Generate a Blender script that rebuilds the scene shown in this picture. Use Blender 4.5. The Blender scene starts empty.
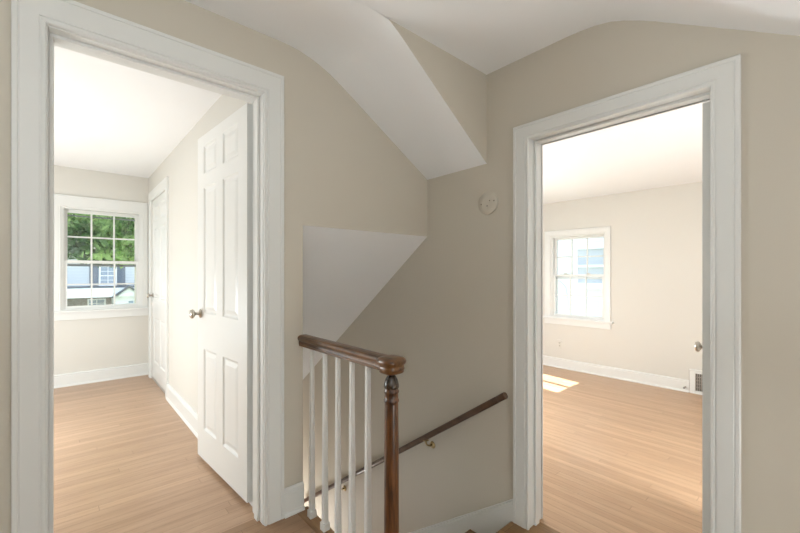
import bpy, bmesh, math, random
from mathutils import Vector, Matrix

sc = bpy.context.scene
COL = sc.collection
R = math.radians

# ------------------------------------------------------------------ camera
cam_d = bpy.data.cameras.new('camera')
cam_d.sensor_width = 36.0
cam_d.lens = 381.03 / 800 * 36
cam_d.shift_y = 7.04 / 800
cam_d.clip_start = 0.02
cam_d.clip_end = 300
cam = bpy.data.objects.new('camera', cam_d)
COL.objects.link(cam)
cam.location = (0, 0, 1.2)
cam.rotation_euler = (R(90), 0, R(48.628 - 90))
sc.camera = cam

# ------------------------------------------------------------------ view + world + lights
vs = sc.view_settings
vs.view_transform = 'Standard'
vs.look = 'None'
vs.gamma = 1
vs.use_curve_mapping = False
vs.exposure = 0.0
sc.cycles.caustics_reflective = False
sc.cycles.caustics_refractive = False
sc.cycles.blur_glossy = 1.0
sc.cycles.use_adaptive_sampling = False

w = bpy.data.worlds.new('world')
sc.world = w
w.use_nodes = True
nt = w.node_tree
nt.nodes.clear()
o_ = nt.nodes.new('ShaderNodeOutputWorld')
bg = nt.nodes.new('ShaderNodeBackground')
tc = nt.nodes.new('ShaderNodeTexCoord')
sx = nt.nodes.new('ShaderNodeSeparateXYZ')
rp = nt.nodes.new('ShaderNodeValToRGB')
rp.color_ramp.elements[0].position = 0.0
rp.color_ramp.elements[0].color = (0.92, 0.96, 1.0, 1)
rp.color_ramp.elements[1].position = 0.8
rp.color_ramp.elements[1].color = (0.55, 0.74, 1.0, 1)
nt.links.new(tc.outputs['Generated'], sx.inputs[0])
nt.links.new(sx.outputs['Z'], rp.inputs[0])
nt.links.new(rp.outputs[0], bg.inputs[0])
bg.inputs[1].default_value = 2.9
nt.links.new(bg.outputs[0], o_.inputs[0])


def light(name, kind, loc, power, color=(1, 1, 1), **kw):
    d = bpy.data.lights.new(name, kind)
    d.energy = power
    d.color = color
    for k, v in kw.items():
        setattr(d, k, v)
    o = bpy.data.objects.new(name, d)
    COL.objects.link(o)
    o.location = loc
    return o


sun = light('sun', 'SUN', (5, 12, 15), 22.0, (1, .95, .87), angle=R(0.55))
SUN_DIR = Vector((-.125, -1.0, -1.26)).normalized()
sun.rotation_euler = SUN_DIR.to_track_quat('-Z', 'Y').to_euler()
# unseen fill lights added to brighten the hall, bedrooms and stairwell
light('hall_low_fill', 'POINT', (.8, -1.3, .18), 35, (.90, .975, 1), shadow_soft_size=.17)  # low fill added behind the camera for the slope and soffit
up = light('hall_up_fill', 'AREA', (-.50, -.35, .98), 25, (.90, .975, 1), shape='DISK', size=.45)
up.rotation_euler = (R(180), 0, 0)
light('rear_bedroom_fill', 'POINT', (-1.0, 3.6, .75), 117, (.87, .955, 1), shadow_soft_size=.3)
light('front_bedroom_fill', 'POINT', (2.7, -.4, .75), 72, (.89, .95, 1), shadow_soft_size=.3)
light('front_bedroom_side_fill', 'POINT', (3.0, 2.55, .75), 72, (.89, .95, 1), shadow_soft_size=.2)
light('lower_stair_fill', 'POINT', (1.35, 3.5, -1.4), 20, (1, .97, .92), shadow_soft_size=.12)  # added to lift the soffit and the lower stair wall

# ------------------------------------------------------------------ materials
def new_mat(name):
    m = bpy.data.materials.new(name)
    m.use_nodes = True
    n = m.node_tree.nodes
    b = n['Principled BSDF']
    return m, m.node_tree, b


def noise(nt, scale, detail=3, rough=.5, vec=None):
    t = nt.nodes.new('ShaderNodeTexNoise')
    t.inputs['Scale'].default_value = scale
    t.inputs['Detail'].default_value = detail
    t.inputs['Roughness'].default_value = rough
    if vec:
        nt.links.new(vec, t.inputs['Vector'])
    return t


def objcoord(nt, scale=(1, 1, 1), rot=(0, 0, 0)):
    c = nt.nodes.new('ShaderNodeTexCoord')
    m = nt.nodes.new('ShaderNodeMapping')
    m.inputs['Scale'].default_value = scale
    m.inputs['Rotation'].default_value = rot
    nt.links.new(c.outputs['Object'], m.inputs['Vector'])
    return m.outputs[0]


def mixrgb(nt, fac, a, b, mode='MIX'):
    m = nt.nodes.new('ShaderNodeMix')
    m.data_type = 'RGBA'
    m.blend_type = mode
    for s, v in ((m.inputs[0], fac), (m.inputs[6], a), (m.inputs[7], b)):
        if isinstance(v, (tuple, list)):
            s.default_value = (*v, 1)
        elif isinstance(v, (int, float)):
            s.default_value = v
        else:
            nt.links.new(v, s)
    return m.outputs[2]


def ramp(nt, fac, stops):
    r = nt.nodes.new('ShaderNodeValToRGB')
    e = r.color_ramp.elements
    while len(e) < len(stops):
        e.new(.5)
    for k, (p, c) in enumerate(stops):
        e[k].position = p
        e[k].color = (*c, 1)
    nt.links.new(fac, r.inputs[0])
    return r.outputs[0]


def bump(nt, b, height, strength=.1, dist=.002):
    n = nt.nodes.new('ShaderNodeBump')
    n.inputs['Strength'].default_value = strength
    n.inputs['Distance'].default_value = dist
    nt.links.new(height, n.inputs['Height'])
    nt.links.new(n.outputs[0], b.inputs['Normal'])


def paint(name, col, rough=.6, var=.025, bs=.06, scale=140):
    m, nt, b = new_mat(name)
    v = objcoord(nt)
    n1 = noise(nt, 1.3, 2, .5, v)
    dark = tuple(c * (1 - var) for c in col)
    lite = tuple(min(1, c * (1 + var)) for c in col)
    c = mixrgb(nt, n1.outputs[0], dark, lite)
    nt.links.new(c, b.inputs['Base Color'])
    b.inputs['Roughness'].default_value = rough
    n2 = noise(nt, scale, 2, .5, v)
    if bs > .04:
        bump(nt, b, n2.outputs[0], bs, .001)
    return m


WALL = paint('greige wall paint', (.60, .55, .465), .6)
BED_WALL = paint('pale greige bedroom wall', (.68, .655, .60), .6)  # greige wall colour made lighter for both bedrooms
CEIL = paint('flat white ceiling paint', (.89, .89, .89), .75)
TRIM = paint('semi-gloss white trim paint', (.76, .76, .735), .33, .012, .03, 60)
PLATE = paint('painted plate', (.63, .59, .525), .45, .01, .02)
WHITE_PLASTIC = paint('white plastic', (.82, .82, .80), .35, .01, .01)


def plain(name, col, rough=.5, metal=0, var=.06, scale=30):
    m, nt, b = new_mat(name)
    v = objcoord(nt)
    n1 = noise(nt, scale, 3, .55, v)
    c = mixrgb(nt, n1.outputs[0], tuple(x * (1 - var) for x in col), tuple(min(1, x * (1 + var)) for x in col))
    nt.links.new(c, b.inputs['Base Color'])
    b.inputs['Roughness'].default_value = rough
    b.inputs['Metallic'].default_value = metal
    return m


NICKEL = plain('aged nickel', (.50, .46, .40), .28, 1)
BRASS = plain('dull brass', (.55, .42, .22), .35, 1)
DARK_GAP = plain('dark opening', (.03, .03, .03), .9)


def planks(name, along_y, c1, c2, grain_dark, rough=.3, row=.057):
    m, nt, b = new_mat(name)
    v = objcoord(nt, rot=(0, 0, R(90) if along_y else 0))
    sp = nt.nodes.new('ShaderNodeSeparateXYZ')
    nt.links.new(v, sp.inputs[0])
    dv = nt.nodes.new('ShaderNodeMath'); dv.operation = 'DIVIDE'; dv.inputs[1].default_value = row
    nt.links.new(sp.outputs['Y'], dv.inputs[0])
    fl = nt.nodes.new('ShaderNodeMath'); fl.operation = 'FLOOR'
    nt.links.new(dv.outputs[0], fl.inputs[0])
    wn = nt.nodes.new('ShaderNodeTexWhiteNoise'); wn.noise_dimensions = '1D'
    nt.links.new(fl.outputs[0], wn.inputs['W'])
    ma = nt.nodes.new('ShaderNodeMath'); ma.operation = 'MULTIPLY_ADD'; ma.inputs[1].default_value = 1.35
    nt.links.new(wn.outputs['Value'], ma.inputs[0])
    nt.links.new(sp.outputs['X'], ma.inputs[2])
    cb = nt.nodes.new('ShaderNodeCombineXYZ')
    nt.links.new(ma.outputs[0], cb.inputs[0]); nt.links.new(sp.outputs['Y'], cb.inputs[1]); nt.links.new(sp.outputs['Z'], cb.inputs[2])
    v = cb.outputs[0]
    br = nt.nodes.new('ShaderNodeTexBrick')
    br.offset = 0
    br.offset_frequency = 2
    br.squash = 1
    br.inputs['Scale'].default_value = 1
    br.inputs['Brick Width'].default_value = 1.35
    br.inputs['Row Height'].default_value = row
    br.inputs['Mortar Size'].default_value = .0007
    br.inputs['Mortar Smooth'].default_value = .2
    br.inputs['Color1'].default_value = (*c1, 1)
    br.inputs['Color2'].default_value = (*c2, 1)
    br.inputs['Mortar'].default_value = (*[x * .45 for x in grain_dark], 1)
    nt.links.new(v, br.inputs['Vector'])
    # grain, different on every board
    st = nt.nodes.new('ShaderNodeMapping')
    st.inputs['Scale'].default_value = (5, 60, 1)
    nt.links.new(v, st.inputs['Vector'])
    add = nt.nodes.new('ShaderNodeVectorMath')
    add.operation = 'MULTIPLY_ADD'
    add.inputs[1].default_value = (37, 23, 11)
    nt.links.new(br.outputs['Color'], add.inputs[0])
    nt.links.new(st.outputs[0], add.inputs[2])
    g = noise(nt, 1, 5, .62, add.outputs[0])
    gm = ramp(nt, g.outputs[0], [(.40, (0, 0, 0)), (.72, (1, 1, 1))])
    col = mixrgb(nt, gm, br.outputs['Color'], grain_dark)
    fac = nt.nodes.new('ShaderNodeMix')
    fac.data_type = 'RGBA'
    fac.inputs[0].default_value = .34
    nt.links.new(br.outputs['Color'], fac.inputs[6])
    nt.links.new(col, fac.inputs[7])
    # slow variation between boards
    st2 = nt.nodes.new('ShaderNodeMapping')
    st2.inputs['Scale'].default_value = (.5, 17.5, 1)
    nt.links.new(v, st2.inputs['Vector'])
    wv = noise(nt, 1, 1, .5, st2.outputs[0])
    tone = ramp(nt, wv.outputs[0], [(.3, (.92, .91, .89)), (.7, (1.05, 1.045, 1.035))])
    out = mixrgb(nt, 1.0, fac.outputs[2], tone, 'MULTIPLY')
    nt.links.new(out, b.inputs['Base Color'])
    b.inputs['Roughness'].default_value = rough
    rr = nt.nodes.new('ShaderNodeMapRange')
    rr.inputs[3].default_value = rough - .06
    rr.inputs[4].default_value = rough + .1
    nt.links.new(g.outputs[0], rr.inputs[0])
    nt.links.new(rr.outputs[0], b.inputs['Roughness'])
    bump(nt, b, br.outputs['Fac'], -.15, .001)
    return m


OAK_X = planks('oak strip floor', False, (.46, .295, .19), (.535, .352, .232), (.29, .17, .10), .30)
OAK_Y = planks('oak strip floor of the front bedroom', True, (.50, .315, .19), (.58, .38, .235), (.32, .185, .10), .30)
OAK_H = planks('worn oak strip floor of the hall', False, (.31, .185, .105), (.37, .225, .13), (.19, .10, .05), .32)  # oak tone lowered to carry the dimmer light of the hall
OAK_L = planks('older oak boards of the landing', True, (.27, .145, .055), (.33, .185, .075), (.12, .055, .018), .3, .09)


def wood(name, c1, c2, axis_scale, rough=.25):
    m, nt, b = new_mat(name)
    v = objcoord(nt, axis_scale)
    n1 = noise(nt, 1, 5, .65, v)
    c = ramp(nt, n1.outputs[0], [(.30, c1), (.72, c2)])
    nt.links.new(c, b.inputs['Base Color'])
    b.inputs['Roughness'].default_value = rough
    b.inputs['Coat Weight'].default_value = .2
    b.inputs['Coat Roughness'].default_value = .15
    n2 = noise(nt, 2.5, 3, .6, v)
    bump(nt, b, n2.outputs[0], .15, .001)
    return m


RAIL_WOOD = wood('dark varnished rail wood', (.04, .016, .006), (.22, .095, .026), (60, 7, 60), .28)
NEWEL_WOOD = wood('dark varnished newel wood', (.016, .007, .004), (.19, .070, .019), (75, 75, 8), .34)
NEWEL_DARK = wood('blackened newel wood', (.015, .009, .006), (.05, .03, .016), (40, 40, 40), .25)
WALLRAIL_WOOD = wood('dark brown wall rail wood', (.05, .024, .013), (.115, .058, .03), (60, 8, 20), .35)


def glass_mat(name):
    m = bpy.data.materials.new(name)
    m.use_nodes = True
    nt = m.node_tree
    nt.nodes.clear()
    o = nt.nodes.new('ShaderNodeOutputMaterial')
    t = nt.nodes.new('ShaderNodeBsdfTransparent')
    t.inputs[0].default_value = (.97, .98, .98, 1)
    g = nt.nodes.new('ShaderNodeBsdfGlossy')
    g.inputs['Roughness'].default_value = .02
    x = nt.nodes.new('ShaderNodeMixShader')
    x.inputs[0].default_value = .05
    nt.links.new(t.outputs[0], x.inputs[1])
    nt.links.new(g.outputs[0], x.inputs[2])
    nt.links.new(x.outputs[0], o.inputs[0])
    return m


GLASS = glass_mat('clear window glass')


def leaf_mat(name, c1, c2):
    m = bpy.data.materials.new(name)
    m.use_nodes = True
    nt = m.node_tree
    nt.nodes.clear()
    o = nt.nodes.new('ShaderNodeOutputMaterial')
    v = objcoord(nt)
    n1 = noise(nt, 1.1, 4, .65, v)
    c = ramp(nt, n1.outputs[0], [(.40, c1), (.60, c2)])
    d = nt.nodes.new('ShaderNodeBsdfDiffuse')
    t = nt.nodes.new('ShaderNodeBsdfTranslucent')
    x = nt.nodes.new('ShaderNodeMixShader')
    x.inputs[0].default_value = .45
    nt.links.new(c, d.inputs[0])
    nt.links.new(c, t.inputs[0])
    nt.links.new(d.outputs[0], x.inputs[1])
    nt.links.new(t.outputs[0], x.inputs[2])
    nt.links.new(x.outputs[0], o.inputs[0])
    return m


LEAF_A = leaf_mat('bright green leaves', (.06, .14, .045), (.52, .72, .32))
LEAF_B = leaf_mat('dark green leaves', (.06, .13, .05), (.18, .32, .12))
BARK = plain('grey brown bark', (.12, .095, .075), .9, 0, .4, 12)
GRASS = plain('lawn grass', (.19, .23, .13), .95, 0, .3, 3)
ASPHALT = plain('grey asphalt', (.16, .16, .165), .9, 0, .15, 5)


def siding(name, col, pitch=.115, dark=.72):
    m, nt, b = new_mat(name)
    c = nt.nodes.new('ShaderNodeTexCoord')
    s = nt.nodes.new('ShaderNodeSeparateXYZ')
    nt.links.new(c.outputs['Object'], s.inputs[0])
    d = nt.nodes.new('ShaderNodeMath')
    d.operation = 'DIVIDE'
    d.inputs[1].default_value = pitch
    nt.links.new(s.outputs['Z'], d.inputs[0])
    f = nt.nodes.new('ShaderNodeMath')
    f.operation = 'FRACT'
    nt.links.new(d.outputs[0], f.inputs[0])
    cc = ramp(nt, f.outputs[0], [(0, tuple(x * dark for x in col)), (.14, col)])
    nt.links.new(cc, b.inputs['Base Color'])
    b.inputs['Roughness'].default_value = .6
    bump(nt, b, f.outputs[0], -.5, .01)
    return m


SIDING_A = siding('pale clapboard siding', (.62, .67, .72), .2)
SIDING_B = siding('white clapboard siding', (.76, .765, .78), .11, .86)
SHINGLE = siding('grey roof shingles', (.12, .13, .14), .18)
HOUSE_TRIM = plain('white exterior trim', (.88, .90, .92), .6)
HOUSE_GLASS = plain('reflecting house window glass', (.30, .38, .48), .15, 0, .2, 4)
SHADE = plain('pale window shade', (.50, .54, .60), .6, 0, .04, 4)
m_, nt_, b_ = new_mat('house brick')
br_ = nt_.nodes.new('ShaderNodeTexBrick')
br_.inputs['Scale'].default_value = 5
br_.inputs['Color1'].default_value = (.30, .25, .22, 1)
br_.inputs['Color2'].default_value = (.42, .38, .36, 1)
br_.inputs['Mortar'].default_value = (.5, .5, .5, 1)
nt_.links.new(objcoord(nt_, rot=(R(90), 0, 0)), br_.inputs['Vector'])
nt_.links.new(br_.outputs[0], b_.inputs['Base Color'])
b_.inputs['Roughness'].default_value = .9
BRICK = m_

# ------------------------------------------------------------------ mesh helpers
class MB:
    def __init__(s):
        s.v, s.f, s.sm = [], [], []

    def face(s, pts, smooth=False):
        n = len(s.v)
        s.v += [tuple(p) for p in pts]
        s.f.append(tuple(range(n, n + len(pts))))
        s.sm.append(smooth)

    def box(s, lo, hi):
        (a, b, c), (d, e, f) = lo, hi
        n = len(s.v)
        s.v += [(a, b, c), (d, b, c), (d, e, c), (a, e, c), (a, b, f), (d, b, f), (d, e, f), (a, e, f)]
        for q in ((0, 3, 2, 1), (4, 5, 6, 7), (0, 1, 5, 4), (1, 2, 6, 5), (2, 3, 7, 6), (3, 0, 4, 7)):
            s.f.append(tuple(n + i for i in q))
            s.sm.append(False)

    def grid(s, rows, closed=False, smooth=True):
        n = len(s.v)
        nc = len(rows[0])
        for r in rows:
            s.v += [tuple(p) for p in r]
        for i in range(len(rows) - 1):
            for j in range(nc if closed else nc - 1):
                k = (j + 1) % nc
                s.f.append((n + i * nc + j, n + i * nc + k, n + (i + 1) * nc + k, n + (i + 1) * nc + j))
                s.sm.append(smooth)

    def prism(s, poly, a, b, axis):
        """poly: 2-D outline; extruded from a to b along axis 'x','y' or 'z'"""
        def P(p, t):
            if axis == 'x':
                return (t, p[0], p[1])
            if axis == 'y':
                return (p[0], t, p[1])
            return (p[0], p[1], t)
        n = len(s.v)
        m = len(poly)
        s.v += [P(p, a) for p in poly] + [P(p, b) for p in poly]
        s.f.append(tuple(range(n, n + m)))
        s.sm.append(False)
        s.f.append(tuple(range(n + 2 * m - 1, n + m - 1, -1)))
        s.sm.append(False)
        for i in range(m):
            j = (i + 1) % m
            s.f.append((n + i, n + m + i, n + m + j, n + j))
            s.sm.append(False)

    def lathe(s, prof, center=(0, 0, 0), axis=(0, 0, 1), seg=24, smooth=True):
        """prof: list of (r, h) along axis"""
        q = Vector((0, 0, 1)).rotation_difference(Vector(axis))
        c = Vector(center)
        rows = []
        for r, h in prof:
            rows.append([c + q @ Vector((max(r, 1e-5) * math.cos(2 * math.pi * k / seg), max(r, 1e-5) * math.sin(2 * math.pi * k / seg), h)) for k in range(seg)])
        s.grid(rows, True, smooth)

    def sweep(s, path, rad, seg=12, caps=True):
        """round tube through path"""
        P = [Vector(p) for p in path]
        rows = []
        up = None
        for i, p in enumerate(P):
            t = (P[min(i + 1, len(P) - 1)] - P[max(i - 1, 0)]).normalized()
            if up is None:
                up = t.orthogonal().normalized()
            up = (up - t * up.dot(t)).normalized()
            sd = t.cross(up)
            r = rad[i] if isinstance(rad, (list, tuple)) else rad
            rows.append([p + (up * math.cos(2 * math.pi * k / seg) + sd * math.sin(2 * math.pi * k / seg)) * r for k in range(seg)])
        s.grid(rows, True, True)
        if caps:
            s.face(rows[0][::-1])
            s.face(rows[-1])

    def build(s, name, mat, parent=None, bevel=0, seg=2, tf=None, merge=True):
        me = bpy.data.meshes.new(name)
        vv = [tuple(tf(*p)) for p in s.v] if tf else s.v
        me.from_pydata(vv, [], s.f)
        for p, q in zip(me.polygons, s.sm):
            p.use_smooth = q
        if merge:
            bm = bmesh.new()
            bm.from_mesh(me)
            bmesh.ops.remove_doubles(bm, verts=bm.verts, dist=1e-5)
            bmesh.ops.recalc_face_normals(bm, faces=bm.faces)
            bm.to_mesh(me)
            bm.free()
        me.materials.append(mat)
        o = bpy.data.objects.new(name, me)
        COL.objects.link(o)
        if parent:
            o.parent = parent
        if bevel:
            b = o.modifiers.new('bevel', 'BEVEL')
            b.width = bevel
            b.segments = seg
            b.limit_method = 'ANGLE'
            b.angle_limit = R(40)
            b.harden_normals = False
        return o


def setp(o, label=None, cat=None, group=None, kind=None):
    for k, v in (('label', label), ('category', cat), ('group', group), ('kind', kind)):
        if v:
            o[k] = v
    return o


def empty(name, loc=(0, 0, 0), rz=0, **kw):
    o = bpy.data.objects.new(name, None)
    o.empty_display_size = .1
    COL.objects.link(o)
    o.location = loc
    o.rotation_euler = (0, 0, rz)
    return setp(o, **kw)


def struct(o, label=None):
    return setp(o, kind='structure', label=label)


# wall frames: (u, z, n) -> world, n = distance out of the wall towards the viewer's room
YL, XR = 1.796, 1.8258
FL_BACK = lambda u, z, n: (u, YL - n, z)             # hall side of the back wall
XS = .9175
LAND = -.136
ZC = 2.345

# key dimensions
WT = .13
XW = .7517           # right wall of the rear bedroom
YB = 5.395           # its window wall
ZLC = 2.337
RX0, RXB, RZC = 1.95, 5.28, 2.217
RY0, RY1 = -1.0, 3.35

# ------------------------------------------------------------------ floors
b = MB(); b.box((-3.2, 1.87, -.12), (XW + .001, YB, 0))
struct(b.build('floor_left', OAK_X), 'honey oak strip floor of the rear bedroom')
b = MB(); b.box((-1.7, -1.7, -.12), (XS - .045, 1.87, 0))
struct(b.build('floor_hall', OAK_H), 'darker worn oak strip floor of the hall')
b = MB(); b.box((XS + .0, -1.7, LAND - .12), (RX0 - .03, 1.125, LAND))
struct(b.build('floor_landing', OAK_L), 'darker worn oak floor of the landing before the right doorway')
b = MB(); b.box((RX0 - .03, RY0, LAND - .12), (RXB, RY1, LAND))
struct(b.build('floor_right', OAK_Y), 'honey oak strip floor of the front bedroom')
b = MB(); b.box((XS - .2, 1.9, -2.95), (XR + .1, 6.2, -2.8))
struct(b.build('floor_lower', OAK_Y), 'oak floor at the foot of the stairs')
# oak border board at the edge of the stairwell and the riser under it
b = MB()
b.box((XS - .045, -1.7, -.03), (XS + .028, YL, .0))
struct(b.build('trim_1', wood('oak border board', (.20, .10, .04), (.40, .235, .11), (30, 3, 30), .3), bevel=.006), 'oak border board along the stairwell edge')
b = MB(); b.box((XS - .045, -1.7, -.40), (XS, YL, -.03))
struct(b.build('wall_stairwell', WALL), 'low wall below the railing')

# ------------------------------------------------------------------ hall walls
b = MB()
b.prism([(-1.7, -.0), (-.057, -.0), (-.057, 2.071), (.725, 2.071), (.725, 0), (XS, 0), (XS, 1.4475), (XR, 1.4475), (XR, 2.55), (-1.7, 2.55)], YL, YL + WT, 'y')
struct(b.build('wall_back', WALL), 'greige hall wall with the left doorway and the stair opening')

b = MB()
b.box((XR, -1.7, -2.95), (RX0, .284, 2.55))
b.box((XR, 1.063, -2.95), (RX0, 6.2, 2.55))
b.box((XR, .284, 1.918), (RX0, 1.063, 2.55))
b.box((XR, .284, -2.95), (RX0, 1.063, LAND - .12))
struct(b.build('wall_right', WALL), 'greige wall with the right doorway and the stair handrail')
b = MB(); b.box((-1.8, -1.7, -.12), (-1.7, YL, 2.55)); b.box((-1.8, -1.8, -.3), (XR + .1, -1.7, 2.55))
struct(b.build('wall_front', WALL))

# ceilings
prof = [(YL + .1, ZC), (1.2, ZC), (.86, ZC), (.79, ZC - .002), (.72, ZC - .009), (.655, ZC - .023), (.60, ZC - .045), (.54, ZC - .075), (.484, ZC - .106), (.071, 1.985), (-.6, 1.568), (-1.7, .88)]
b = MB()
b.grid([[(x, y, z) for y, z in prof] for x in (-1.7, -.6, .4, 1.2, XR + .01)])
o = b.build('ceiling_hall', CEIL)
struct(o, 'white plaster ceiling with a sloped side')

YE = 1.3189
pL = [(.60, ZC - .0006), (.80, ZC - .0006), (.84, ZC - .0016), (.90, 2.336), (.958, 2.322), (1.017, 2.303), (1.078, 2.277), (1.14, 2.243), (1.207, 2.204), (1.40, 2.087), (1.62, 1.953), (XR + .001, 1.828)]
pE = [(.60, ZC - .0006), (.80, ZC - .0006), (.86, ZC - .0006), (.95, ZC - .0006), (1.02, ZC - .0008), (1.06, ZC - .002), (1.0995, ZC - .008), (1.15, 2.308), (1.22, 2.260), (1.41, 2.126), (1.62, 1.978), (XR + .001, 1.833)]
b = MB()
N = 8
b.grid([[((1 - t) * a[0] + t * c[0], (1 - t) * (YE - .003) + t * (YL + .01), (1 - t) * a[1] + t * c[1] - .001) for a, c in zip(pE, pL)] for t in [k / N for k in range(N + 1)]])
o = b.build('ceiling_slope', CEIL)
struct(o, 'white sloped plaster over the stair opening')
b = MB()
b.prism([(1.0995, ZC - .0055)] + [(x, z) for x, z in pE[7:-1]] + [(XR, 1.833), (XR, ZC + .05), (1.0995, ZC + .05)], YE, YE + .02, 'y')
struct(b.build('wall_dormer', WALL), 'small triangular wall above the slope')

# soffit over the stairs
b = MB()
sl = -.75
y2 = 5.6
b.prism([(YL + .0005, 1.4475), (y2, 1.4475 + sl * (y2 - YL)), (y2, 1.6 + sl * (y2 - YL)), (YL + .2, 1.4475)], XS + .0, XR, 'x')
struct(b.build('ceiling_stair', CEIL), 'white sloped ceiling descending over the stairs')

# stairs
b = MB()
rise, run = .182, .2486
for k in range(1, 15):
    z = LAND - rise * k
    y = 1.15 + run * (k - 1)
    b.box((XS, y, z - .03), (XR, y + run + .025, z))
    b.box((XS, y + .0, z - .25), (XR, y + .02, z - .03 + .03 + rise - .03))
    if z < -2.6:
        break
struct(b.build('stairs', OAK_L), 'oak staircase going down behind the railing')
b = MB(); b.box((XS, 1.10, LAND - .035), (XR, 1.152, LAND + .0005))
struct(b.build('trim_2', OAK_L, bevel=.01), 'oak nosing at the edge of the landing')
# skirt board on the right wall
b = MB()
y0, y1 = 1.1346, 5.6
zs = lambda y: -.0125 - .731 * (y - 1.1346)
def skirtband(lo, hi, t):
    b.prism([(y0, zs(y0) + lo), (y1, zs(y1) + lo), (y1, zs(y1) + hi), (y0, zs(y0) + hi)], XR - t, XR + .01, 'x')
b.prism([(y0, LAND - .02), (1.3, LAND - .2), (y1, zs(y1) - .45), (y1, zs(y1) - .03), (y0, zs(y0) - .03)], XR - .016, XR + .01, 'x')
skirtband(-.03, -.012, .021)
skirtband(-.012, 0, .012)
struct(b.build('trim_3', TRIM, bevel=.003), 'white skirt board sloping down beside the stairs')

# stair side wall / rear bedroom right wall (with a closet opening on the bedroom side)
CY0, CY1, CZ = 4.30, 5.17, 2.03
b = MB()
b.box((XW + .06, YL + WT - .001, -2.95), (XS, 6.2, 2.6))
b.box((XW, YL + WT - .001, -.12), (XW + .06, CY0, 2.6))
b.box((XW, CY1, -.12), (XW + .06, YB + .1, 2.6))
b.box((XW, CY0, CZ), (XW + .06, CY1, 2.6))
struct(b.build('wall_stair', BED_WALL), 'wall between the rear bedroom and the stairs')
b = MB(); b.box((XS - .2, 6.2, -2.95), (RX0, 6.3, 2.6))
struct(b.build('wall_lower', WALL))

# rear bedroom shell
WX0, WX1, WZ0, WZ1 = -.032, .690, .80, 1.915
def wall_with_hole(name, mat, axis, at, th, u0, u1, z0, z1, holes, label=None):
    """holes: list of (hu0,hu1,hz0,hz1), sorted along u"""
    b = MB()
    def bx(a0, a1, c0, c1):
        if axis == 'y':
            b.box((a0, at, c0), (a1, at + th, c1))
        else:
            b.box((at, a0, c0), (at + th, a1, c1))
    cur = u0
    for h in holes:
        bx(cur, h[0], z0, z1)
        bx(h[0], h[1], z0, h[2])
        bx(h[0], h[1], h[3], z1)
        cur = h[1]
    bx(cur, u1, z0, z1)
    return struct(b.build(name, mat), label)


wall_with_hole('wall_bedroom_window', BED_WALL, 'y', YB, .16, -3.3, XW + .2, -3.1, 2.9, [(WX0, WX1, WZ0, WZ1)], 'greige rear bedroom wall with the tree window')
b = MB(); b.box((-3.3, YL + WT - .001, -.12), (-3.2, YB, 2.6)); b.box((-3.3, YL, -.12), (-1.7, YL + WT, 2.6))
struct(b.build('wall_left', BED_WALL))
b = MB(); b.box((-3.3, YL + .10, ZLC), (XW + .06, YB + .05, ZLC + .1))
struct(b.build('ceiling_left', CEIL), 'bright white ceiling of the rear bedroom')
# front bedroom shell
VY0, VY1, VZ0, VZ1 = 1.950, 2.700, .575, 1.735
wall_with_hole('wall_far', BED_WALL, 'x', RXB, .16, RY0 - .1, RY1 + .1, -3.1, 2.7, [(VY0, VY1, VZ0, VZ1)], 'greige far wall of the front bedroom')
wall_with_hole('wall_sunny', BED_WALL, 'y', RY1, .16, RX0, RXB + .16, -3.1, 2.7, [(4.27, 4.96, .55, 1.735)])
b = MB(); b.box((RX0, RY0 - .1, LAND - .12), (RXB, RY0, 2.6))
struct(b.build('wall_near', BED_WALL))
b = MB(); b.box((RX0 - .01, RY0, RZC), (RXB + .05, RY1 + .05, RZC + .1))
struct(b.build('ceiling_right', CEIL), 'white ceiling of the front bedroom')
# roof over everything; unseen deep eave added to keep sun off the tree window
b = MB()
b.box((-3.6, YB - 3.6, 2.62), (1.95, YB + 1.30, 2.72))
b.box((-3.6, YB + .1, 2.30), (1.95, YB + 1.30, 2.40))
b.box((-1.9, -1.9, 2.62), (5.6, 3.5, 2.72))
struct(b.build('roof', SHINGLE))

# ------------------------------------------------------------------ door casings and jambs
def casing_profile(wd, t=.018, band=True):
    p = [(0, 0), (0, .013), (.004, .0165), (.010, .0165), (.014, .0145), (.018, .0145), (.0185, t)]
    if band:
        p += [(wd - .0195, t), (wd - .0165, t - .002), (wd - .0135, t + .001), (wd - .003, t + .001), (wd, t - .001), (wd, 0)]
    else:
        p += [(wd - .003, t), (wd, t - .003), (wd, 0)]
    return p


def casing(b, u0, u1, z0, z1, wl, wr, wh, F, t=.018, band=True):
    rows = []
    pl, pr, ph = casing_profile(wl, t, band), casing_profile(wr, t, band), casing_profile(wh, t, band)
    for (dl, tl), (dr, tr), (dh, th) in zip(pl, pr, ph):
        rows.append([F(u0 - dl, z0, tl), F(u0 - dl, z1 + dh, tl), F(u1 + dr, z1 + dh, tr), F(u1 + dr, z0, tr)])
    for i in range(len(rows) - 1):
        for j in range(3):
            b.face([rows[i][j], rows[i][j + 1], rows[i + 1][j + 1], rows[i + 1][j]])
    b.face([r[0] for r in rows])
    b.face([r[3] for r in rows])


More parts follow.
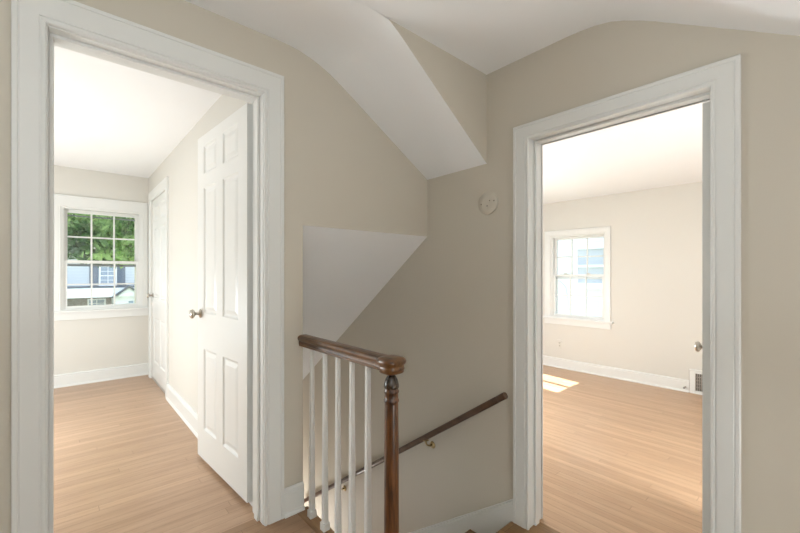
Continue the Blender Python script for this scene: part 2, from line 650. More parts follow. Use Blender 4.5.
# left doorway
b = MB()
casing(b, -.046, .714, 0, 2.060, .085, .096, .108, FL_BACK)
t1 = struct(b.build('trim_4', TRIM), 'white moulded casing around the left doorway')
b = MB()
for s0, s1 in ((-.058, -.042), (.710, .726)):
    b.box((s0, YL - .001, 0), (s1, YL + WT + .001, 2.072))
b.box((-.042, YL - .001, 2.056), (.710, YL + WT + .001, 2.072))
b.build('jamb', TRIM, t1, bevel=.002)
b = MB()
b.box((-.042, YL + .042, 0), (-.030, YL + .082, 2.056)); b.box((.698, YL + .042, 0), (.710, YL + .082, 2.056)); b.box((-.030, YL + .042, 2.044), (.698, YL + .082, 2.056))
b.build('door_stop_bead', TRIM, t1, bevel=.002)
b = MB()
casing(b, -.046, .714, 0, 2.060, .085, .036, .1, lambda u, z, n: (u, YL + WT + n, z))
b.build('inner_casing', TRIM, t1)

# right doorway (u = y)
FR = lambda u, z, n: (XR - n, u, z)
b = MB()
casing(b, .302, 1.0465, LAND, 1.900, .085, .088, .083, FR)
t2 = struct(b.build('trim_5', TRIM), 'white moulded casing around the right doorway')
b = MB()
b.box((XR - .001, .283, LAND), (RX0 + .001, .299, 1.919)); b.box((XR - .001, 1.049, LAND), (RX0 + .001, 1.064, 1.919)); b.box((XR - .001, .299, 1.904), (RX0 + .001, 1.049, 1.919))
b.build('jamb', TRIM, t2, bevel=.002)
b = MB()
b.box((XR + .045, .299, LAND), (XR + .085, .311, 1.904)); b.box((XR + .045, 1.037, LAND), (XR + .085, 1.049, 1.904)); b.box((XR + .045, .311, 1.892), (XR + .085, 1.037, 1.904))
b.build('door_stop_bead', TRIM, t2, bevel=.002)
b = MB()
casing(b, .302, 1.0465, LAND, 1.900, .08, .085, .083, lambda u, z, n: (RX0 + n, u, z))
b.build('inner_casing', TRIM, t2)

# closet casing
FW = lambda u, z, n: (XW - n, u, z)
b = MB()
casing(b, CY0, CY1, 0, CZ, .085, .085, .10, FW)
t3 = struct(b.build('trim_6', TRIM), 'white casing around the closet door of the rear bedroom')

# ------------------------------------------------------------------ baseboards
def baseboard(name, p0, p1, nrm, z0, h, label, t=.016):
    """straight baseboard with cap and shoe from p0 to p1 (2-D), nrm points into the room"""
    prof = [(0, 0), (.026, 0), (.026, .008), (.022, .016), (t, .020), (t, h - .028), (t - .003, h - .022), (t - .003, h - .018), (t + .002, h - .014), (t - .001, h - .006), (.004, h), (0, h)]
    b = MB()
    A = [(p0[0] + nrm[0] * d, p0[1] + nrm[1] * d, z0 + z) for d, z in prof]
    B = [(p1[0] + nrm[0] * d, p1[1] + nrm[1] * d, z0 + z) for d, z in prof]
    b.grid([A, B], True, False)
    b.face(A); b.face(B[::-1])
    return struct(b.build(name, TRIM), label)


baseboard('baseboard_back', (.811, YL), (XS - .001, YL), (0, -1), 0, .135, 'short white baseboard between the left doorway and the railing')
b = MB(); b.box((-1.7, YL - .016, 0), (-.132, YL, .13))
baseboard('baseboard_hall', (-1.7, YL), (-.132, YL), (0, -1), 0, .135, None)
baseboard('baseboard_window', (-3.2, YB), (XW - .0, YB), (0, -1), 0, .137, 'white baseboard below the tree window')
baseboard('baseboard_side', (XW, YL + WT + .03), (XW, CY0 - .087), (-1, 0), 0, .145, 'white baseboard behind the open six-panel door')
baseboard('baseboard_far', (RXB, 1.065), (RXB, RY1), (-1, 0), LAND, .136, 'white baseboard of the front bedroom')
baseboard('baseboard_far_end', (RXB, RY0), (RXB, .69), (-1, 0), LAND, .150, None)
baseboard('baseboard_sunny', (RX0, RY1), (RXB, RY1), (0, -1), LAND, .150, None)
baseboard('baseboard_hall_right', (XR, -1.7), (XR, .215), (-1, 0), LAND, .150, None)

# ------------------------------------------------------------------ doors
def six_panel(W, H, T, name, parent, knob_z=None):
    """door leaf: local x along width from the hinge, y thickness, z height"""
    stile, mull = .112, .10
    pw = (W - 2 * stile - mull) / 2
    us = [(stile, stile + pw), (stile + pw + mull, W - stile)]
    zr = [(.19, .70), (.925, 1.715), (1.80, 1.975)]
    k = H / 2.045
    zr = [(a * k, c * k) for a, c in zr]
    xs_ = sorted({0, W, *[v for p in us for v in p]})
    zs_ = sorted({0, H, *[v for p in zr for v in p]})
    b = MB()
    for y, sgn in ((0, 1), (T, -1)):
        for i in range(len(xs_) - 1):
            for j in range(len(zs_) - 1):
                r = (xs_[i], xs_[i + 1], zs_[j], zs_[j + 1])
                if (r[0], r[1]) in us and (r[2], r[3]) in zr:
                    rings = [(0, 0), (.006, .006), (.012, .009), (.020, .009), (.042, .003)]
                    L = [[(r[0] + d, y + sgn * e, r[2] + d), (r[1] - d, y + sgn * e, r[2] + d), (r[1] - d, y + sgn * e, r[3] - d), (r[0] + d, y + sgn * e, r[3] - d)] for d, e in rings]
                    b.grid(L, True, False)
                    b.face(L[-1])
                else:
                    b.face([(r[0], y, r[2]), (r[1], y, r[2]), (r[1], y, r[3]), (r[0], y, r[3])])
    b.face([(0, 0, 0), (0, T, 0), (0, T, H), (0, 0, H)])
    b.face([(W, 0, 0), (W, T, 0), (W, T, H), (W, 0, H)])
    b.face([(0, 0, 0), (W, 0, 0), (W, T, 0), (0, T, 0)])
    b.face([(0, 0, H), (W, 0, H), (W, T, H), (0, T, H)])
    return b.build(name, TRIM, parent)


def door_knob(parent, x, y, z, sgn, scale=1.0, name='door_knob'):
    """knob standing out of the leaf along local y*sgn"""
    b = MB()
    s = scale
    b.lathe([(0, 0), (.027 * s, 0), (.028 * s, .003 * s), (.024 * s, .007 * s), (.012 * s, .010 * s), (.0095 * s, .014 * s), (.0095 * s, .030 * s), (.012 * s, .034 * s), (.024 * s, .040 * s), (.0285 * s, .047 * s), (.0285 * s, .053 * s), (.024 * s, .060 * s), (.014 * s, .064 * s), (0, .065 * s)], (x, y, z), (0, sgn, 0), 28)
    return setp(b.build(name, NICKEL, parent), label='round aged nickel door knob')


def hinge(parent, x, y, z, mat=None):
    b = MB()
    b.lathe([(0, -.052), (.003, -.051), (.006, -.046), (.006, .046), (.003, .051), (0, .052)], (x, y, z), (0, 0, 1), 14)
    b.box((x - .001, y - .002, z - .045), (x + .034, y + .001, z + .045))
    return b.build('hinge', mat or TRIM, parent)


# open door of the left doorway: hinge at its right jamb
d1 = empty('door_1', (.737, 1.985, .024), math.atan2(2.755 - 2.0, .653 - .702), kind='structure', label='open white six-panel door of the left doorway')
# local x runs from hinge to knob edge; local +y is the -X side of the room (face seen by the camera)
six_panel(.757, 2.050, .035, 'door_leaf', d1).location = (0, 0, 0)
for o in d1.children:
    o.location = (0, 0, 0)
door_knob(d1, .70, .035, .92, 1)
door_knob(d1, .70, 0, .92, -1)
b = MB(); b.box((.7565, .006, .87), (.7585, .029, .98)); b.build('latch_plate', NICKEL, d1)
for z in (.25, 1.85):
    b = MB()
    b.lathe([(0, -.055), (.003, -.054), (.0062, -.05), (.0062, .05), (.003, .054), (0, .055)], (-.008, -.008, z), (0, 0, 1), 14)
    b.box((-.0015, -.006, z - .05), (.0005, .030, z + .05))
    b.box((-.034, -.010, z - .05), (-.006, -.007, z + .05))
    b.build('hinge', TRIM, d1)

# closet door
d2 = empty('door_2', (XW + .006, CY0 + .003, .022), R(90), kind='structure', label='closed white closet door in the rear bedroom corner')
six_panel(CY1 - CY0 - .006, CZ - .026, .035, 'door_leaf', d2)
door_knob(d2, .80, .035, .93, 1, .95)
for o in d2.children:
    o.location = (0, -.035 - .0, 0)
# keep the knob on the room side
# (local +y of the closet leaf points to -X, into the bedroom)

# front bedroom door, open beyond its jamb: only the knob shows
d3 = empty('door_3', (1.957, .352, LAND + .01), math.atan2(.082, .61), kind='structure', label='open door of the front bedroom hidden by the right casing')
six_panel(.735, 2.022, .035, 'door_leaf', d3)
door_knob(d3, .668, .035, .925, 1)
door_knob(d3, .668, 0, .925, -1)
for o in d3.children:
    o.location = (0, -.035, 0)
for z in (.25, 1.65):
    hinge(d3, -.002, -.043, z, NICKEL)

# ------------------------------------------------------------------ windows
def sash(u0, u1, z0, z1, st, top, bot, cols, rows, n0, n1, F, mun=.016):  # mun: bar width
    """sash frame + muntins as one mesh, and a pane mesh"""
    b = MB()
    def bx(a0, a1, c0, c1, d0, d1):
        n = len(b.v)
        pts = [(a0, c0, d0), (a1, c0, d0), (a1, c1, d0), (a0, c1, d0), (a0, c0, d1), (a1, c0, d1), (a1, c1, d1), (a0, c1, d1)]
        b.v += [F(*p) for p in pts]
        for q in ((0, 3, 2, 1), (4, 5, 6, 7), (0, 1, 5, 4), (1, 2, 6, 5), (2, 3, 7, 6), (3, 0, 4, 7)):
            b.f.append(tuple(n + i for i in q)); b.sm.append(False)
    bx(u0, u0 + st, z0, z1, n0, n1)
    bx(u1 - st, u1, z0, z1, n0, n1)
    bx(u0 + st, u1 - st, z1 - top, z1, n0, n1)
    bx(u0 + st, u1 - st, z0, z0 + bot, n0, n1)
    iu0, iu1, iz0, iz1 = u0 + st, u1 - st, z0 + bot, z1 - top
    for k in range(1, cols):
        c = iu0 + (iu1 - iu0) * k / cols
        bx(c - mun / 2, c + mun / 2, iz0, iz1, n0 + .006, n1 - .004)
    for k in range(1, rows):
        c = iz0 + (iz1 - iz0) * k / rows
        bx(iu0, iu1, c - mun / 2, c + mun / 2, n0 + .007, n1 - .005)
    g = MB()
    nm = (n0 + n1) / 2 - .004
    a = [F(iu0 - .004, iz0 - .004, nm), F(iu1 + .004, iz0 - .004, nm), F(iu1 + .004, iz1 + .004, nm), F(iu0 - .004, iz1 + .004, nm)]
    c = [F(iu0 - .004, iz0 - .004, nm + .003), F(iu1 + .004, iz0 - .004, nm + .003), F(iu1 + .004, iz1 + .004, nm + .003), F(iu0 - .004, iz1 + .004, nm + .003)]
    g.grid([a, c], True, False); g.face(a[::-1]); g.face(c)
    return b, g


def window(name, label, u0, u1, z0, z1, zm, F, cas=(.07, .07, .12), cols=3, locks=0, apron_h=.075, sill_ext=.03, depth=.16, top_bar=False, clip_u1=None, rows=2, mun=.016):
    """double-hung window; F(u, z, n): n out into the room, 0 at the wall face"""
    root = empty(name, F((u0 + u1) / 2, z0, 0), kind='structure', label=label)
    off = Vector(root.location)
    def G(u, z, n):
        return tuple(Vector(F(u, z, n)) - off)
    def fbox(b, a0, a1, c0, c1, d0, d1):
        n = len(b.v)
        pts = [(a0, c0, d0), (a1, c0, d0), (a1, c1, d0), (a0, c1, d0), (a0, c0, d1), (a1, c0, d1), (a1, c1, d1), (a0, c1, d1)]
        b.v += [G(*p) for p in pts]
        for q in ((0, 3, 2, 1), (4, 5, 6, 7), (0, 1, 5, 4), (1, 2, 6, 5), (2, 3, 7, 6), (3, 0, 4, 7)):
            b.f.append(tuple(n + i for i in q)); b.sm.append(False)
    b = MB()
    casing(b, u0 + .004, u1 - .004, z0, z1 - .004, cas[0], cas[1], cas[2], G, .018)
    b.build('casing', TRIM, root)
    b = MB()
    t = .018
    fbox(b, u0, u0 + t, z0, z1, -depth, .001); fbox(b, u1 - t, u1, z0, z1, -depth, .001)
    fbox(b, u0 + t, u1 - t, z1 - t, z1, -depth, .001); fbox(b, u0 + t, u1 - t, z0, z0 + t, -depth, .001)
    for a0, a1 in ((u0 + t, u0 + t + .012), (u1 - t - .012, u1 - t)):
        fbox(b, a0, a1, z0 + t, z1 - t, -.030, -.012)
        fbox(b, a0, a1, z0 + t, z1 - t, -.078, -.066)
    b.build('window_frame', TRIM, root)
    b = MB()
    fbox(b, u0 - cas[0] - sill_ext, min(u1 + cas[1] + sill_ext, clip_u1 or 99), z0 - .022, z0 + .004, -.03, .045)
    b.build('stool', TRIM, root, bevel=.006)
    b = MB()
    fbox(b, u0 - cas[0], min(u1 + cas[1], clip_u1 or 99), z0 - .022 - apron_h, z0 - .022, -.002, .016)
    b.build('apron', TRIM, root, bevel=.004)
    i0, i1 = u0 + t, u1 - t
    for nm, s in (('lower_sash', (i0 + .001, i1 - .001, z0 + t, zm + .018, .036, .03, .03, cols, rows, -.064, -.031)), ('upper_sash', (i0 + .001, i1 - .001, zm - .014, z1 - t, .038, .035, .03, cols, rows, -.112, -.079))):
        fb, gb = sash(*s, G, mun)
        so = fb.build(nm, TRIM, root, bevel=.002, seg=1)
        setp(gb.build('pane', GLASS, so), label='clear glass pane')
    # storm window outside: a thin dark-edged frame with a middle rail
    b = MB()
    fbox(b, i0, i0 + .02, z0 + t, z1 - t, -.150, -.135); fbox(b, i1 - .02, i1, z0 + t, z1 - t, -.150, -.135)
    fbox(b, i0, i1, z0 + t, z0 + t + .02, -.150, -.135); fbox(b, i0, i1, z1 - t - .02, z1 - t, -.150, -.135)
    fbox(b, i0, i1, zm - .045, zm - .02, -.150, -.135)
    if top_bar:
        fbox(b, i0, i1, z1 - .085, z1 - .07, -.150, -.135)
    setp(b.build('storm_frame', plain('storm frame enamel ' + name, (.80, .80, .80) if not top_bar else (.22, .23, .24), .5), root), label='grey storm window frame')
    for k in range(locks):
        c = u0 + (u1 - u0) * (.30 + .42 * k)
        b = MB()
        fbox(b, c - .028, c + .028, zm + .0175, zm + .024, -.062, -.034)
        fbox(b, c - .010, c + .030, zm + .023, zm + .034, -.055, -.040)
        setp(b.build('sash_lock', NICKEL, root, bevel=.003), label='small metal sash lock')
    return root


FBk = lambda u, z, n: (u, YB - n, z)
window('window_1', 'white six-over-six window with trees and a house outside', WX0, WX1, WZ0, WZ1, 1.325, FBk, cas=(.06, .058, .125), clip_u1=XW - .002, top_bar=True)
FFar = lambda u, z, n: (RXB - n, u, z)
window('window_2', 'white six-over-six window with a white neighbouring house outside', VY0, VY1, VZ0, VZ1, 1.170, FFar, cas=(.066, .085, .080), locks=2)
FSun = lambda u, z, n: (u, RY1 - n, z)
window('window_3', None, 4.27, 4.96, .55, 1.735, .62, FSun, cols=2, rows=1, mun=.065)

# ------------------------------------------------------------------ stair railing
rl = empty('stair_railing', (XS, 1.45, 0), label='dark wood stair railing with white balusters and a turned newel post', cat='railing')
def loc(p):
    return (p[0] - XS, p[1] - 1.45, p[2])
# hand rail: moulded profile swept along -Y
hw, hh = .031, .056
half = [(.000, 0), (.022, 0), (.0235, .004), (.0235, .010), (.026, .014), (.0245, .019), (.0245, .026), (.029, .032), (.0315, .040), (.029, .048), (.022, .0535), (.011, .056), (0, .0565)]
profile = half + [(-a, c) for a, c in half[-2:0:-1]]
b = MB()
zr0 = .832
rows = [[(a, y - 1.45, zr0 + c) for a, c in profile] for y in (YL - .003, 1.6, 1.4, 1.2, 1.09)]
b.grid(rows, True, False)
b.face(rows[0]); b.face(rows[-1][::-1])
b.build('handrail', RAIL_WOOD, rl, bevel=.002)
# rounded end cap block over the newel
b = MB()
cy = 1.090 - 1.45
capp = [(.0, 0), (.036, 0), (.040, .004), (.040, .012), (.043, .016), (.041, .022), (.041, .030), (.046, .036), (.0485, .044), (.046, .052), (.038, .0575), (.02, .060), (0, .0605)]
seg = 28
rows = []
for r, h in capp:
    row = []
    for k in range(seg):
        a = 2 * math.pi * k / seg
        c, s = math.cos(a), math.sin(a)
        e = 3.4
        q = (abs(c) ** e + abs(s) ** e) ** (-1 / e)
        row.append((max(r, 1e-4) * q * c * 1.02, cy + max(r, 1e-4) * q * s, zr0 - .002 + h))
    rows.append(row)
b.grid(rows, True, True)
b.build('rail_cap', RAIL_WOOD, rl)
# newel
b = MB()
b.lathe([(0, -.25), (.030, -.25), (.030, .10), (.029, .11), (.0275, .115), (.028, .30), (.027, .60), (.0255, .715), (.0255, .719), (.029, .723), (.029, .729), (.0255, .733), (.0255, .753), (.028, .757), (.029, .762), (.026, .767), (.0255, .773)], (0, cy, 0), seg=28)
nw = b.build('newel_post', NEWEL_WOOD, rl)
b = MB()
b.lathe([(.0255, .772), (.028, .775), (.0285, .783), (.027, .791), (.023, .805), (.017, .816), (.012, .822), (.012, .831), (0, .832)], (0, cy, 0), seg=28)
setp(b.build('newel_neck', NEWEL_DARK, nw), label='blackened rounded neck of the newel')
# fillet strip under the rail is part of the rail; balusters
def baluster_mesh():
    b = MB()
    prof = [(.0136, .034), (.0132, .05), (.0122, .30), (.0104, .62), (.0094, zr0 + .002)]
    rows = []
    for r, h in prof:
        row = []
        for k in range(20):
            a = 2 * math.pi * (k + .5) / 20
            c, s = math.cos(a), math.sin(a)
            q = (abs(c) ** 5 + abs(s) ** 5) ** (-1 / 5)
            row.append((r * q * c, r * q * s, h))
        rows.append(row)
    b.grid(rows, True, True)
    n = len(b.v)
    f = .0170
    b.box((-f, -f, 0), (f, f, .034))
    b.prism([(-f, -f), (f, -f), (f, f), (-f, f)], .034, .0345, 'z')
    return b
bal0 = baluster_mesh().build('baluster', TRIM, rl, bevel=.0015)
bal0.location = (0, 1.699 - 1.45, 0)
for y in (1.574, 1.461, 1.350, 1.237):
    o = bal0.copy(); COL.objects.link(o); o.parent = rl
    o.location = (0, y - 1.45, 0)

# ------------------------------------------------------------------ wall handrail
hr = empty('wall_handrail', (XR, 1.16, .55), label='dark brown handrail sloping down the wall beside the stairs', cat='handrail')
P0 = Vector((XR - .062, 1.150, .553)); P1 = Vector((XR - .062, 3.50, -1.083))
dr = (P1 - P0).normalized()
upv = Vector((1, 0, 0)).cross(dr)
if upv.z < 0:
    upv = -upv
b = MB()
hp = []
for k in range(20):
    a = 2 * math.pi * k / 20
    c, s = math.cos(a), math.sin(a)
    q = (abs(c) ** 3 + abs(s) ** 3) ** (-1 / 3)
    hp.append((.0175 * q * c, .018 * q * s))
L = (P1 - P0).length
rows = []
for t, g in ((0, .80), (.006, 1.0), (.055, 1.0), (.058, .93), (.062, .93), (.066, 1.0), (.3, 1.0), (1.2, 1.0), (L, 1.0)):
    rows.append([tuple(P0 + dr * t + Vector((1, 0, 0)) * (u * g) + upv * (v * g) - Vector((XR, 1.16, .55))) for u, v in hp])
b.grid(rows, True, True)
b.face(rows[0][::-1]); b.face(rows[-1])
b.build('rail', WALLRAIL_WOOD, hr)
for t in (.74, 2.02):
    c = P0 + dr * t - upv * .018 - Vector((XR, 1.16, .55))
    b = MB()
    b.sweep([c + Vector((0, 0, .002)), c + Vector((0, 0, -.018)), c + Vector((.012, 0, -.035)), c + Vector((.035, 0, -.045)), c + Vector((.060, 0, -.046))], [.006, .0055, .005, .006, .008], 10)
    b.box((c.x - .016, c.y - .012, c.z - .002), (c.x + .016, c.y + .012, c.z + .002))
    b.lathe([(0, -.001), (.024, 0), (.022, .005), (.009, .009), (0, .009)], (0.0005, c.y, c.z - .047), (-1, 0, 0), 20)
    b.build('bracket', BRASS, hr)

# ------------------------------------------------------------------ round plate on the wall
pl = empty('round_wall_plate', (XR, 1.305, 1.6035), label='round beige cover plate on the wall left of the right doorway', cat='cover plate')
b = MB(); b.lathe([(0, -.0005), (.064, 0), (.0655, .002), (.0655, .006), (.063, .0085), (.03, .0095), (0, .0095)], (0, 0, 0), (-1, 0, 0), 40)
b.build('disc', WALL, pl)
for dy, dz, r in ((.044, -.003, .0045), (-.043, .008, .0045), (.003, -.016, .0045), (-.014, .012, .004)):
    b = MB(); b.lathe([(0, 0), (r, 0), (r * .9, .0018), (0, .002)], (-.0085, dy, dz), (-1, 0, 0), 12)
    setp(b.build('screw', plain('screw head', (.22, .19, .15), .5, .4), pl), label='small dark screw')

# ------------------------------------------------------------------ front bedroom fittings
ot = empty('wall_outlet', (RXB, 2.56, .200), label='painted electrical outlet plate below the right room window', cat='outlet')
b = MB(); b.box((-.006, -.036, -.058), (0.0, .036, .058)); b.build('cover_plate', BED_WALL, ot, bevel=.003)
for dz in (-.02, .02):
    b = MB(); b.lathe([(0, 0), (.017, 0), (.016, .003), (0, .003)], (-.0055, 0, dz), (-1, 0, 0), 20); rc = b.build('receptacle', PLATE, ot)
    b = MB(); b.box((-.0095, -.008, dz - .006), (-.0083, -.005, dz + .006)); b.box((-.0095, .005, dz - .005), (-.0083, .008, dz + .005))
    setp(b.build('slot', DARK_GAP, rc), label='dark outlet slots')

vt = empty('wall_register', (RXB, .875, LAND), label='white framed metal air register in the baseboard by the door knob', cat='air vent')
b = MB()
VW, VH = .185, .265
for a0, a1, c0, c1 in ((-VW, -VW + .05, 0, VH), (VW - .05, VW, 0, VH), (-VW + .05, VW - .05, 0, .035), (-VW + .05, VW - .05, VH - .04, VH)):
    b.box((-.022, a0, c0), (0, a1, c1))
b.box((-.027, -VW - .004, VH - .012), (0, VW + .004, VH))
b.build('frame', TRIM, vt, bevel=.002)
b = MB(); b.box((-.010, -VW + .05, .035), (-.001, VW - .05, VH - .04)); b.build('back_plate', plain('register shadow grey', (.12, .11, .10), .8), vt)
b = MB()
n = 17
for k in range(n):
    y = -VW + .055 + (2 * VW - .11) * k / (n - 1)
    b.box((-.020, y - .0035, .036), (-.010, y + .0035, VH - .041))
for k in range(1, 5):
    z = .035 + (VH - .075) * k / 5
    b.box((-.019, -VW + .05, z - .003), (-.0095, VW - .05, z + .003))
setp(b.build('grille', plain('grey register metal', (.42, .40, .37), .45, .5), vt), label='grey metal grille')

ds = empty('door_stop', (RXB - .016, 1.10, LAND + .055), label='small metal door stop on the baseboard beside the air register', cat='door stop')
b = MB(); b.lathe([(0, 0), (.011, 0), (.011, .004), (.005, .007), (.0045, .05), (.005, .051)], (0.0005, 0, 0), (-1, 0, 0), 14); b.build('stem', NICKEL, ds)
b = MB(); b.lathe([(.0, .05), (.008, .05), (.009, .056), (.008, .064), (0, .066)], (0, 0, 0), (-1, 0, 0), 14); b.build('tip', plain('grey rubber', (.25, .23, .21), .8), ds)

# ------------------------------------------------------------------ outside
GZ = -3.1
b = MB(); b.box((-40, 5.6, GZ - .3), (45, 70, GZ)); b.box((5.5, -25, GZ - .3), (45, 5.6, GZ))
struct(b.build('ground', GRASS), 'lawn outside')
b = MB(); b.box((-40, 19, GZ), (45, 24, GZ + .02))
struct(b.build('street', ASPHALT), 'street outside')

rng = random.Random(7)
def foliage(name, mat, parent, blobs, n, size):
    b = MB()
    for _ in range(n):
        c, r = blobs[rng.randrange(len(blobs))]
        while True:
            p = Vector((rng.uniform(-1, 1), rng.uniform(-1, 1), rng.uniform(-1, 1)))
            if .45 < p.length < 1:
                break
        p = Vector((c[0] + p.x * r[0], c[1] + p.y * r[1], c[2] + p.z * r[2]))
        a = Vector((rng.gauss(0, 1), rng.gauss(0, 1), rng.gauss(0, .7))).normalized()
        u = a.orthogonal().normalized()
        v = a.cross(u)
        th = rng.uniform(0, 6.28)
        u, v = u * math.cos(th) + v * math.sin(th), v * math.cos(th) - u * math.sin(th)
        s = size * rng.uniform(.6, 1.3)
        b.face([p - u * s, p - v * s * .5, p + u * s, p + v * s * .5])
    return b.build(name, mat, parent, merge=False)


def tree(name, label, base, h, r0, branches, blobs, n, size, mat):
    t = empty(name, base, label=label, cat='tree', group=None)
    b = MB()
    b.sweep([(0, 0, -.1), (.05, 0, h * .4), (-.05, .1, h * .75), (0, 0, h)], [r0 * 1.2, r0, r0 * .7, r0 * .3], 12)
    for q in branches:
        b.sweep(q, [r0 * .4, r0 * .28, r0 * .1][:len(q)], 8)
    b.build('trunk', BARK, t)
    foliage('foliage', mat, t, blobs, n, size)
    return t


tree('leafy_tree', 'tall bright green leafy tree seen through the left window', (3.2, 12.6, GZ), 9.5, .26,
     [[(0, 0, 4.5), (-1.2, -.4, 6.0), (-2.4, -.6, 6.6)], [(0, 0, 5.5), (1.3, .4, 7.2), (2.2, .6, 8.4)], [(0, 0, 4.6), (-.8, -1.2, 5.6), (-1.6, -2.0, 5.9)]],
     [((-.6, 0, 7.0), (2.2, 2.0, 2.0)), ((-2.3, -.4, 5.05), (1.2, 1.0, .55)), ((-2.9, 0, 5.6), (1.2, 1.2, .6)), ((-1.4, .2, 5.0), (.9, 1.0, .5)), ((-1.6, -.8, 6.1), (1.6, 1.4, 1.2)), ((.8, .4, 8.6), (2.4, 2.2, 2.0)), ((-1.6, .2, 9.2), (2.2, 2.0, 2.0)), ((-1.0, .2, 11.2), (2.6, 2.2, 1.8)), ((1.2, .5, 6.3), (1.6, 1.5, 1.3)), ((-3.4, .0, 10.2), (2.0, 2.0, 2.4)), ((-3.6, .3, 8.0), (1.5, 1.8, 1.6))],
     26000, .095, LEAF_A)
tree('shade_tree', 'dark green tree at the left of the left window', (-2.7, 19.0, GZ), 8.5, .3,
     [[(0, 0, 4.0), (1.0, .2, 5.4), (1.9, .3, 5.9)], [(0, 0, 4.4), (-1.2, .2, 6.4), (-2.0, .3, 7.2)]],
     [((.6, 0, 7.2), (2.4, 2.0, 2.2)), ((1.9, -.3, 5.6), (1.3, 1.3, 1.2)), ((-1.6, .3, 7.4), (2.2, 2.0, 2.2)), ((.2, 0, 9.4), (2.4, 2.2, 1.8)), ((1.6, -1.2, 4.2), (.9, .8, .5))],
     8000, .17, LEAF_B)

# house across the street
hs = empty('house', (4.6, 33, GZ), label='pale two-storey house with a brick ground floor across the street', cat='house')
def hpart(name, mat, fn, parent=None, label=None, bev=0):
    b = MB(); fn(b)
    o = b.build(name, mat, parent or hs, bevel=bev)
    if label:
        o['label'] = label
    return o
hpart('wall', SIDING_A, lambda b: b.box((-8, 0, 2.75), (8, 8, 5.65)), label='pale siding of the upper storey')
hpart('brick_wall', BRICK, lambda b: b.box((-8, .05, 0), (8, 8, 2.75)), label='brown brick ground floor')
hpart('roof', SHINGLE, lambda b: b.prism([(-.6, 5.55), (4, 8.3), (8.6, 5.55), (8.6, 5.75), (4, 8.5), (-.6, 5.75)], -8.4, 8.4, 'x'))
hpart('porch_roof', SHINGLE, lambda b: b.prism([(-1.7, 3.36), (0, 3.42), (0, 3.46), (-1.7, 3.41)], -7.5, 3.5, 'x'))
hpart('porch_fascia', HOUSE_TRIM, lambda b: b.box((-7.5, -1.75, 2.76), (3.5, -1.6, 3.36)), label='wide white fascia of the porch')
def gable(b):
    b.prism([(-2.0, 2.80), (-.7, 2.80), (-1.35, 3.36)], -1.9, .05, 'y')
hpart('entry_gable', HOUSE_TRIM, gable, label='white triangular gable over the entry')
def gable_roof(b):
    b.prism([(-2.25, 2.70), (-1.35, 3.40), (-.45, 2.70), (-.45, 2.80), (-1.35, 3.52), (-2.25, 2.80)], -2.1, .05, 'y')
hpart('gable_roof', SHINGLE, gable_roof)
hpart('entry_wall', HOUSE_TRIM, lambda b: b.box((-2.15, -1.5, 0), (-.55, .0, 2.75)), label='white entry wall under the gable')
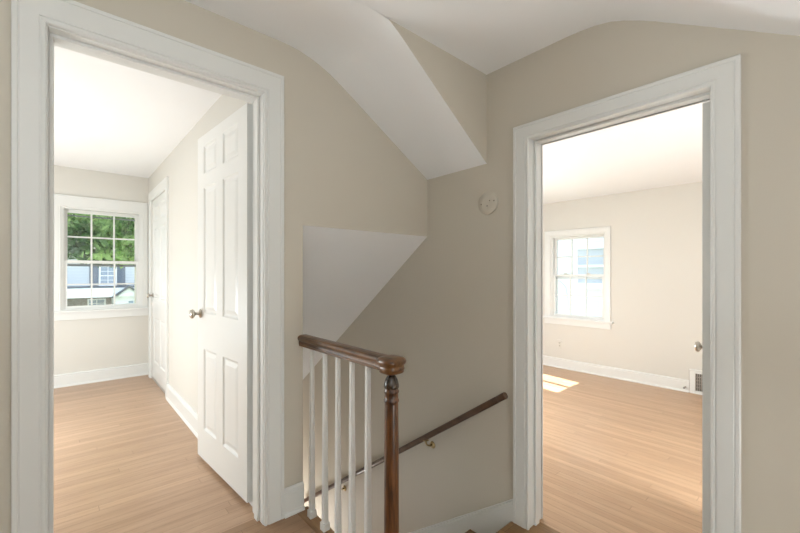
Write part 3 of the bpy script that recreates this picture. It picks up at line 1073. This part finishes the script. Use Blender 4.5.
def hwin(x0, x1, z0, z1, y, shutters=False):
    f = MB()
    fr = .09
    for a0, a1, c0, c1 in ((x0 - fr, x0, z0 - fr, z1 + fr), (x1, x1 + fr, z0 - fr, z1 + fr), (x0, x1, z1, z1 + fr), (x0, x1, z0 - fr, z0)):
        f.box((a0, y - .06, c0), (a1, y + .02, c1))
    xm = (x0 + x1) / 2
    zm = (z0 + z1) / 2
    f.box((xm - .02, y - .045, z0), (xm + .02, y, z1))
    for q in (.25, .5, .75):
        zz = z0 + (z1 - z0) * q
        f.box((x0, y - .04, zz - (.03 if q == .5 else .015)), (x1, y, zz + (.03 if q == .5 else .015)))
    o = f.build('window', HOUSE_TRIM, hs)
    g = MB(); g.box((x0, y - .02, z0), (x1, y + .015, z1)); g.build('pane', HOUSE_GLASS, o)
    if shutters:
        for a in (x0 - fr - .50, x1 + fr + .02):
            s_ = MB(); s_.box((a, y - .05, z0 - .05), (a + .46, y + .01, z1 + .05)); s_.build('shutter', plain('slate shutter', (.16, .19, .24), .6), hs)
hwin(-2.75, -1.95, 3.55, 4.75, -.01, True)
hwin(-6.6, -5.6, 3.55, 4.75, -.01, True)
hwin(3.6, 4.6, 3.55, 4.75, -.01, True)
hwin(-3.35, -2.55, 1.6, 2.5, .04)
hwin(-1.35, -.75, 1.75, 2.45, -1.51)
hwin(1.2, 2.2, 1.5, 2.5, .04)
ED = MB(); ED.box((-2.05, -1.54, .1), (-1.55, -1.49, 2.3)); ED.build('entry_door', HOUSE_TRIM, hs)

# neighbouring house outside the front bedroom
nh = empty('neighbour_house', (9.5, 2.4, GZ), label='white clapboard house close outside the right window', cat='house')
b = MB(); b.box((0, -7, 0), (6, 4.5, 7.5)); b.build('wall', SIDING_B, nh)
b = MB(); b.prism([(-.6, 7.4), (3, 9.6), (6.6, 7.4), (6.6, 7.6), (3, 9.8), (-.6, 7.6)], -7.4, 4.9, 'y'); b.build('roof', SHINGLE, nh)
def nwin(y0, y1, z0, z1):
    f = MB(); fr = .14
    for a0, a1, c0, c1 in ((y0 - fr, y0, z0 - fr, z1 + fr), (y1, y1 + fr, z0 - fr, z1 + fr), (y0, y1, z1, z1 + fr), (y0, y1, z0 - fr, z0), (y0, y1, (z0 + z1) / 2 - .03, (z0 + z1) / 2 + .03)):
        f.box((-.06, a0, c0), (.02, a1, c1))
    o = f.build('window', HOUSE_TRIM, nh)
    g = MB(); g.box((-.02, y0, z0), (.012, y1, z1)); g.build('pane', SHADE, o)
nwin(.90, 1.74, 4.07, 4.89)
nwin(-2.6, -1.7, 4.12, 4.95)
# drooping utility cable in front of it
b = MB()
b.sweep([(8.9, 5.6, 1.02), (8.9, 4.75, 1.04), (8.9, 4.45, 1.045), (8.9, 4.30, 1.015), (8.9, 4.17, .88), (8.9, 4.125, .65), (8.92, 4.12, .0), (8.95, 4.12, GZ)], .011, 8)
o = b.build('utility_cable', plain('grey cable jacket', (.50, .50, .54), .6))
setp(o, 'thin grey utility cable drooping outside the right window', 'cable')
